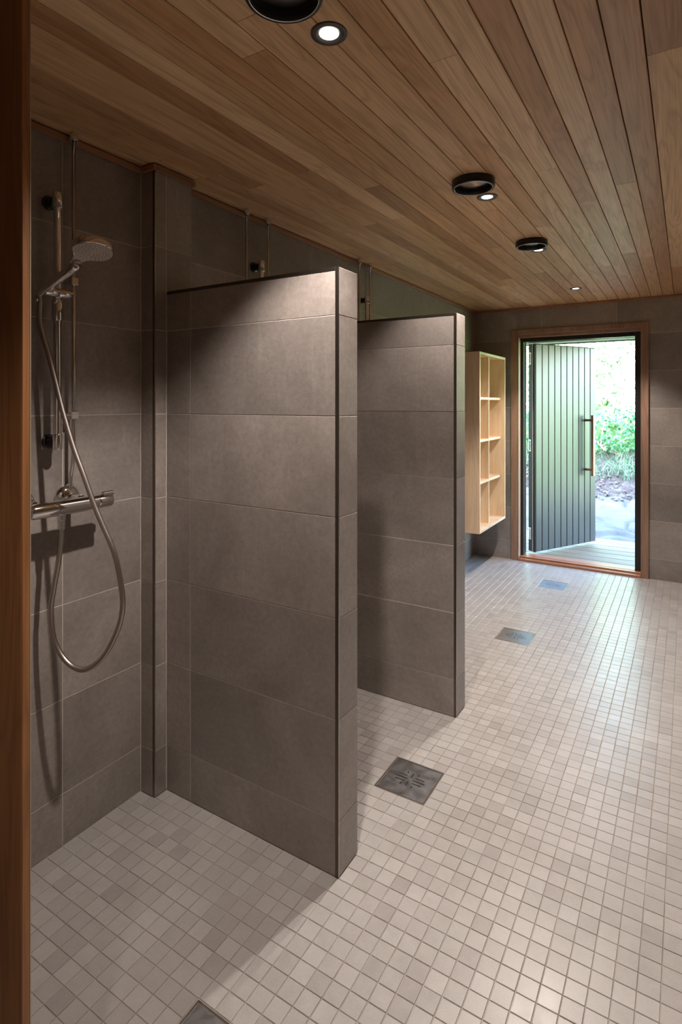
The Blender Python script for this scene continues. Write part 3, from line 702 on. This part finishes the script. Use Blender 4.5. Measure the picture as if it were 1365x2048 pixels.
# ground, rock and bank
from mathutils import noise as mn
def hbank(x, y):
    """height of the ground outside"""
    s = 0
    if y < 6.4: return -.17
    if y < 8.1: s = -.10 + (y - 6.4) * .15
    elif y < 8.9: s = .155 + (y - 8.1) * .42
    else: s = .491 + (min(y, 9.7) - 8.9) * .72 + max(0, y - 9.7) * .12
    return s + .04 * mn.noise(Vector((x * 1.3, y * 1.3, 0)))
def crack(x, y):
    a = Vector((x * .8 + .3 * mn.noise(Vector((x * 2, y * 2, 4))), y * .9 + .3 * mn.noise(Vector((x * 2, y * 2, 9))), 2.2))
    d = mn.voronoi(a)[0]; return d[1] - d[0]
def grid(name, x0, x1, y0, y1, nx, ny, fz, mat, parent=None):
    vs, fs = [], []
    for j in range(ny + 1):
        for i in range(nx + 1):
            x = x0 + (x1 - x0) * i / nx; y = y0 + (y1 - y0) * j / ny; vs.append((x, y, fz(x, y)))
    for j in range(ny):
        for i in range(nx): a = j * (nx + 1) + i; fs.append((a, a + 1, a + nx + 2, a + nx + 1))
    me = bpy.data.meshes.new(name); me.from_pydata(vs, [], fs); me.materials.append(mat); me.shade_smooth(); return link(name, me, (), parent)
def mk_ground(name, stops, scale, rough=.9, bs=.6, bd=.02):
    m, t, b = new_mat(name, rough); g = t.nodes.new('ShaderNodeNewGeometry').outputs['Position']
    n = noise(t, g, scale, 8, .7, .4); t.links.new(ramp(t, n, stops).outputs[0], b.inputs['Base Color']); bump(t, b, n, bs, bd); return m
M['rock'] = mk_ground('pale_rock', [(.32, (.08, .078, .072)), (.5, (.135, .132, .125)), (.7, (.165, .16, .152))], 4, bs=.4)
M['soil'] = mk_ground('bank_soil', [(.3, (.03, .022, .02)), (.5, (.07, .057, .052)), (.62, (.13, .115, .11)), (.8, (.2, .185, .175))], 16)
M['bankgreen'] = mk_ground('mossy_bank', [(.3, (.03, .07, .02)), (.6, (.10, .20, .05)), (.8, (.22, .34, .10))], 12)
rock = grid('rock_outcrop', -3.6, 2.6, 6.46, 8.25, 150, 60, lambda x, y: hbank(x, y) - .05 * max(0, 1 - crack(x, y) / .07) + .02 * mn.noise(Vector((x * 5, y * 5, 1))), M['rock'])
tag(rock, 'pale cracked bedrock slab outside beyond the wooden deck', 'rock')
bank = grid('earth_bank', -3.6, 2.6, 8.10, 9.20, 160, 60, lambda x, y: hbank(x, y) + .05 * mn.noise(Vector((x * 7, y * 7, 3))) + .03 * mn.noise(Vector((x * 19, y * 19, 3))) - (.05 if y < 8.2 else 0), M['soil'])
tag(bank, 'strip of bare soil, roots and stones above the bedrock outside', 'soil')
hill = grid('mossy_slope', -7, 5.5, 9.05, 14, 90, 50, lambda x, y: hbank(x, y) - .02 + .08 * mn.noise(Vector((x * 3, y * 3, 5))), M['bankgreen'])
tag(hill, 'green overgrown slope rising behind the soil strip outside', 'slope')
gr_ = grid('ground', -30, 30, 5.33, 60, 40, 30, lambda x, y: -.19 if y < 14 else 1.0 + (y - 14) * .2, M['bankgreen']); setting(gr_)
# stones in the soil
bm = bmesh.new()
for i in range(520):
    x, y = random.uniform(-3, 1.4), random.uniform(8.08, 8.85); r_ = random.uniform(.008, .028)
    mt_ = Matrix.Translation((x, y, hbank(x, y) + .02)) @ Matrix.Rotation(random.uniform(0, 6), 4, (random.random(), random.random(), 1)) @ Matrix.Diagonal((r_ * 1.5, r_, r_ * .7, 1))
    bmesh.ops.create_icosphere(bm, subdivisions=1, radius=1, matrix=mt_)
st_ = bm_obj('bank_stones', bm, M['rock']); tag(st_, 'small pale stones scattered in the soil strip outside', 'stones', kind='stuff')
# leaves
def mk_leaf(name, stops):
    m, t, b = new_mat(name, .45)
    rn = t.nodes.new('ShaderNodeNewGeometry').outputs['Random Per Island']
    c = ramp(t, rn, stops).outputs[0]; t.links.new(c, b.inputs['Base Color'])
    tr = t.nodes.new('ShaderNodeBsdfTranslucent'); t.links.new(c, tr.inputs[0]); mx = t.nodes.new('ShaderNodeMixShader'); mx.inputs[0].default_value = .12
    t.links.new(b.outputs[0], mx.inputs[1]); t.links.new(tr.outputs[0], mx.inputs[2]); t.links.new(mx.outputs[0], t.nodes['Material Output'].inputs[0]); return m
M['leaf'] = mk_leaf('shrub_leaves', [(0, (.08, .20, .06)), (.4, (.18, .34, .14)), (.8, (.36, .50, .30)), (1, (.5, .56, .40))])
M['leaf2'] = mk_leaf('low_cover_leaves', [(0, (.02, .12, .045)), (.5, (.05, .22, .09)), (1, (.14, .34, .12))])
M['grass'] = mk_leaf('grass_blades', [(0, (.05, .17, .08)), (.5, (.11, .28, .15)), (1, (.28, .38, .20))])
M['twig'] = new_mat('twig_bark', .8, 0, (.30, .24, .18))[0]
def leaves(vs, fs, p, size, nrm_bias):
    n = Vector((random.gauss(0, .6), random.gauss(-.55, .5), random.gauss(.5, .5)))
    n = (n + nrm_bias).normalized(); a = random.uniform(0, 6.28)
    u = n.orthogonal().normalized(); w = n.cross(u); u, w = u * math.cos(a) + w * math.sin(a), w * math.cos(a) - u * math.sin(a)
    b0 = len(vs)
    for (s, q, d) in ((-.5, 0, 0), (-.22, .30, .06), (.1, .36, .07), (.55, 0, -.05), (.1, -.36, .07), (-.22, -.30, .06), (.05, 0, 0)):
        vs.append(tuple(p + (u * s + w * q + n * d) * size))
    fs += [(b0, b0 + 1, b0 + 6), (b0 + 1, b0 + 2, b0 + 6), (b0 + 2, b0 + 3, b0 + 6), (b0 + 3, b0 + 4, b0 + 6), (b0 + 4, b0 + 5, b0 + 6), (b0 + 5, b0, b0 + 6)]
def shrub(name, label, cx, cy, cz, rx, ry, rz, n, size, mat, cat='shrub', group=None):
    e = empty(name, (cx, cy, hbank(cx, cy)), label, cat, group); inv = e.matrix_basis.inverted(); vs, fs = [], []
    bm = bmesh.new(); base = Vector((cx, cy, hbank(cx, cy) - .05))
    for k in range(7):
        tgt = Vector((cx + random.uniform(-.7, .7) * rx, cy + random.uniform(-.5, .5) * ry, cz + random.uniform(-.2, .8) * rz))
        mid = base.lerp(tgt, .5) + Vector((random.uniform(-.15, .15), random.uniform(-.1, .1), .1)); pts = catmull([base + Vector((random.uniform(-.2, .2) * rx, 0, 0)), mid, tgt], 5)
        add_tube(bm, [inv @ q for q in pts], .01, 6, [.014 * (1 - i_ / len(pts)) + .003 for i_ in range(len(pts))])
    bm_obj('branches', bm, M['twig'], e)
    for k in range(n):
        while True:
            q = Vector((random.uniform(-1, 1), random.uniform(-1, 1), random.uniform(-1, 1)))
            if q.length < 1: break
        q = q.normalized() * (q.length ** .55)
        p = Vector((cx + q.x * rx, cy + q.y * ry, cz + q.z * rz)) + Vector((mn.noise(q * 3), mn.noise(q * 3 + Vector((9, 0, 0))), mn.noise(q * 3 + Vector((0, 9, 0))))) * .12
        g = hbank(p.x, p.y) + .02
        if p.z < g: p.z = g + random.uniform(0, .1)
        leaves(vs, fs, p, size * random.uniform(.6, 1.25), Vector((0, 0, 0)))
    me = bpy.data.meshes.new('leaves'); me.from_pydata([tuple(inv @ Vector(q)) for q in vs], [], fs); me.materials.append(mat)
    lo = link('leaves', me, (), e); lo['kind'] = 'stuff'; return e
shrub('leafy_shrub', 'tall sunlit leafy shrub filling the right half of the doorway view', -.75, 9.75, 2.0, .75, .45, 1.25, 2300, .085, M['leaf'], group='shrubs on the slope outside')
shrub('leafy_shrub', 'tall sunlit leafy shrub right behind the free edge of the door leaf', -1.65, 9.9, 2.1, .75, .45, 1.3, 2200, .085, M['leaf'], group='shrubs on the slope outside')
shrub('leafy_shrub', 'leafy shrub hidden left behind the open door leaf', -2.9, 9.8, 2.0, .9, .5, 1.3, 1800, .09, M['leaf'], group='shrubs on the slope outside')
shrub('leafy_shrub', 'leafy shrub hidden right behind the door frame', .5, 9.8, 2.1, .9, .5, 1.3, 1800, .09, M['leaf'], group='shrubs on the slope outside')
shrub('ground_cover', 'dense low green leaves at the foot of the tall shrubs outside', -1.1, 9.15, 1.0, 2.2, .22, .34, 3200, .055, M['leaf2'], 'plants')
# grass blades and fern
vs, fs = [], []
for k in range(2600):
    x, y = random.uniform(-3, 1.2), random.uniform(8.55, 9.15); L = random.uniform(.15, .42); a = random.uniform(0, 6.28)
    d = Vector((math.cos(a) * .6, math.sin(a) * .6 - .35, 1)).normalized(); p = Vector((x, y, hbank(x, y) - .01)); w = Vector((-math.sin(a), math.cos(a), 0)) * random.uniform(.002, .0045); b0 = len(vs)
    for i in range(5):
        s = i / 4; q = p + d * L * s + Vector((math.cos(a), math.sin(a) - .3, 0)) * L * .45 * s * s - Vector((0, 0, L * .35 * s * s)); ww = w * (1 - s * .9)
        vs += [tuple(q - ww), tuple(q + ww)]
    for i in range(4): fs.append((b0 + 2 * i, b0 + 2 * i + 1, b0 + 2 * i + 3, b0 + 2 * i + 2))
me = bpy.data.meshes.new('grass'); me.from_pydata(vs, [], fs); me.materials.append(M['grass'])
tag(link('grass', me), 'long thin grass hanging over the soil strip outside', 'grass', kind='stuff')
fern = empty('fern', (-1.62, 8.62, hbank(-1.62, 8.62)), 'pale green fern growing between grass and soil outside', 'fern')
fi_ = fern.matrix_basis.inverted()
for (dx, dy, L) in ((.55, -.25, .55), (.35, -.42, .45), (-.3, -.4, .45), (.62, .0, .5), (-.5, -.1, .4)):
    vs, fs = [], []; d = Vector((dx, dy, 0)).normalized(); s_ = Vector((-d.y, d.x, 0)); P0 = Vector((0, 0, .02))
    for i in range(26):
        s = i / 25; q = P0 + d * L * s + Vector((0, 0, .32 * s - .38 * s * s)); wl_ = .11 * math.sin(math.pi * min(s * .9 + .12, 1)) + .008; e_ = d * .010
        for sg in (-1, 1):
            b0 = len(vs); tip = q + s_ * sg * wl_ + d * .03 + Vector((0, 0, -.02)); vs += [tuple(q - e_), tuple(q + e_), tuple(tip)]; fs.append((b0, b0 + 1, b0 + 2))
    me = bpy.data.meshes.new('frond'); me.from_pydata(vs, [], fs); me.materials.append(M['grass']); link('frond', me, (), fern)
tw = bmesh.new(); add_tube(tw, catmull([(-1.30, 8.95, .98), (-1.16, 8.86, .90), (-.98, 8.75, .74)], 6), .009, 8)
tag(bm_obj('fallen_branch', tw, M['twig'], smooth=True), 'thin bare pale branch lying slanted in the undergrowth outside', 'branch')
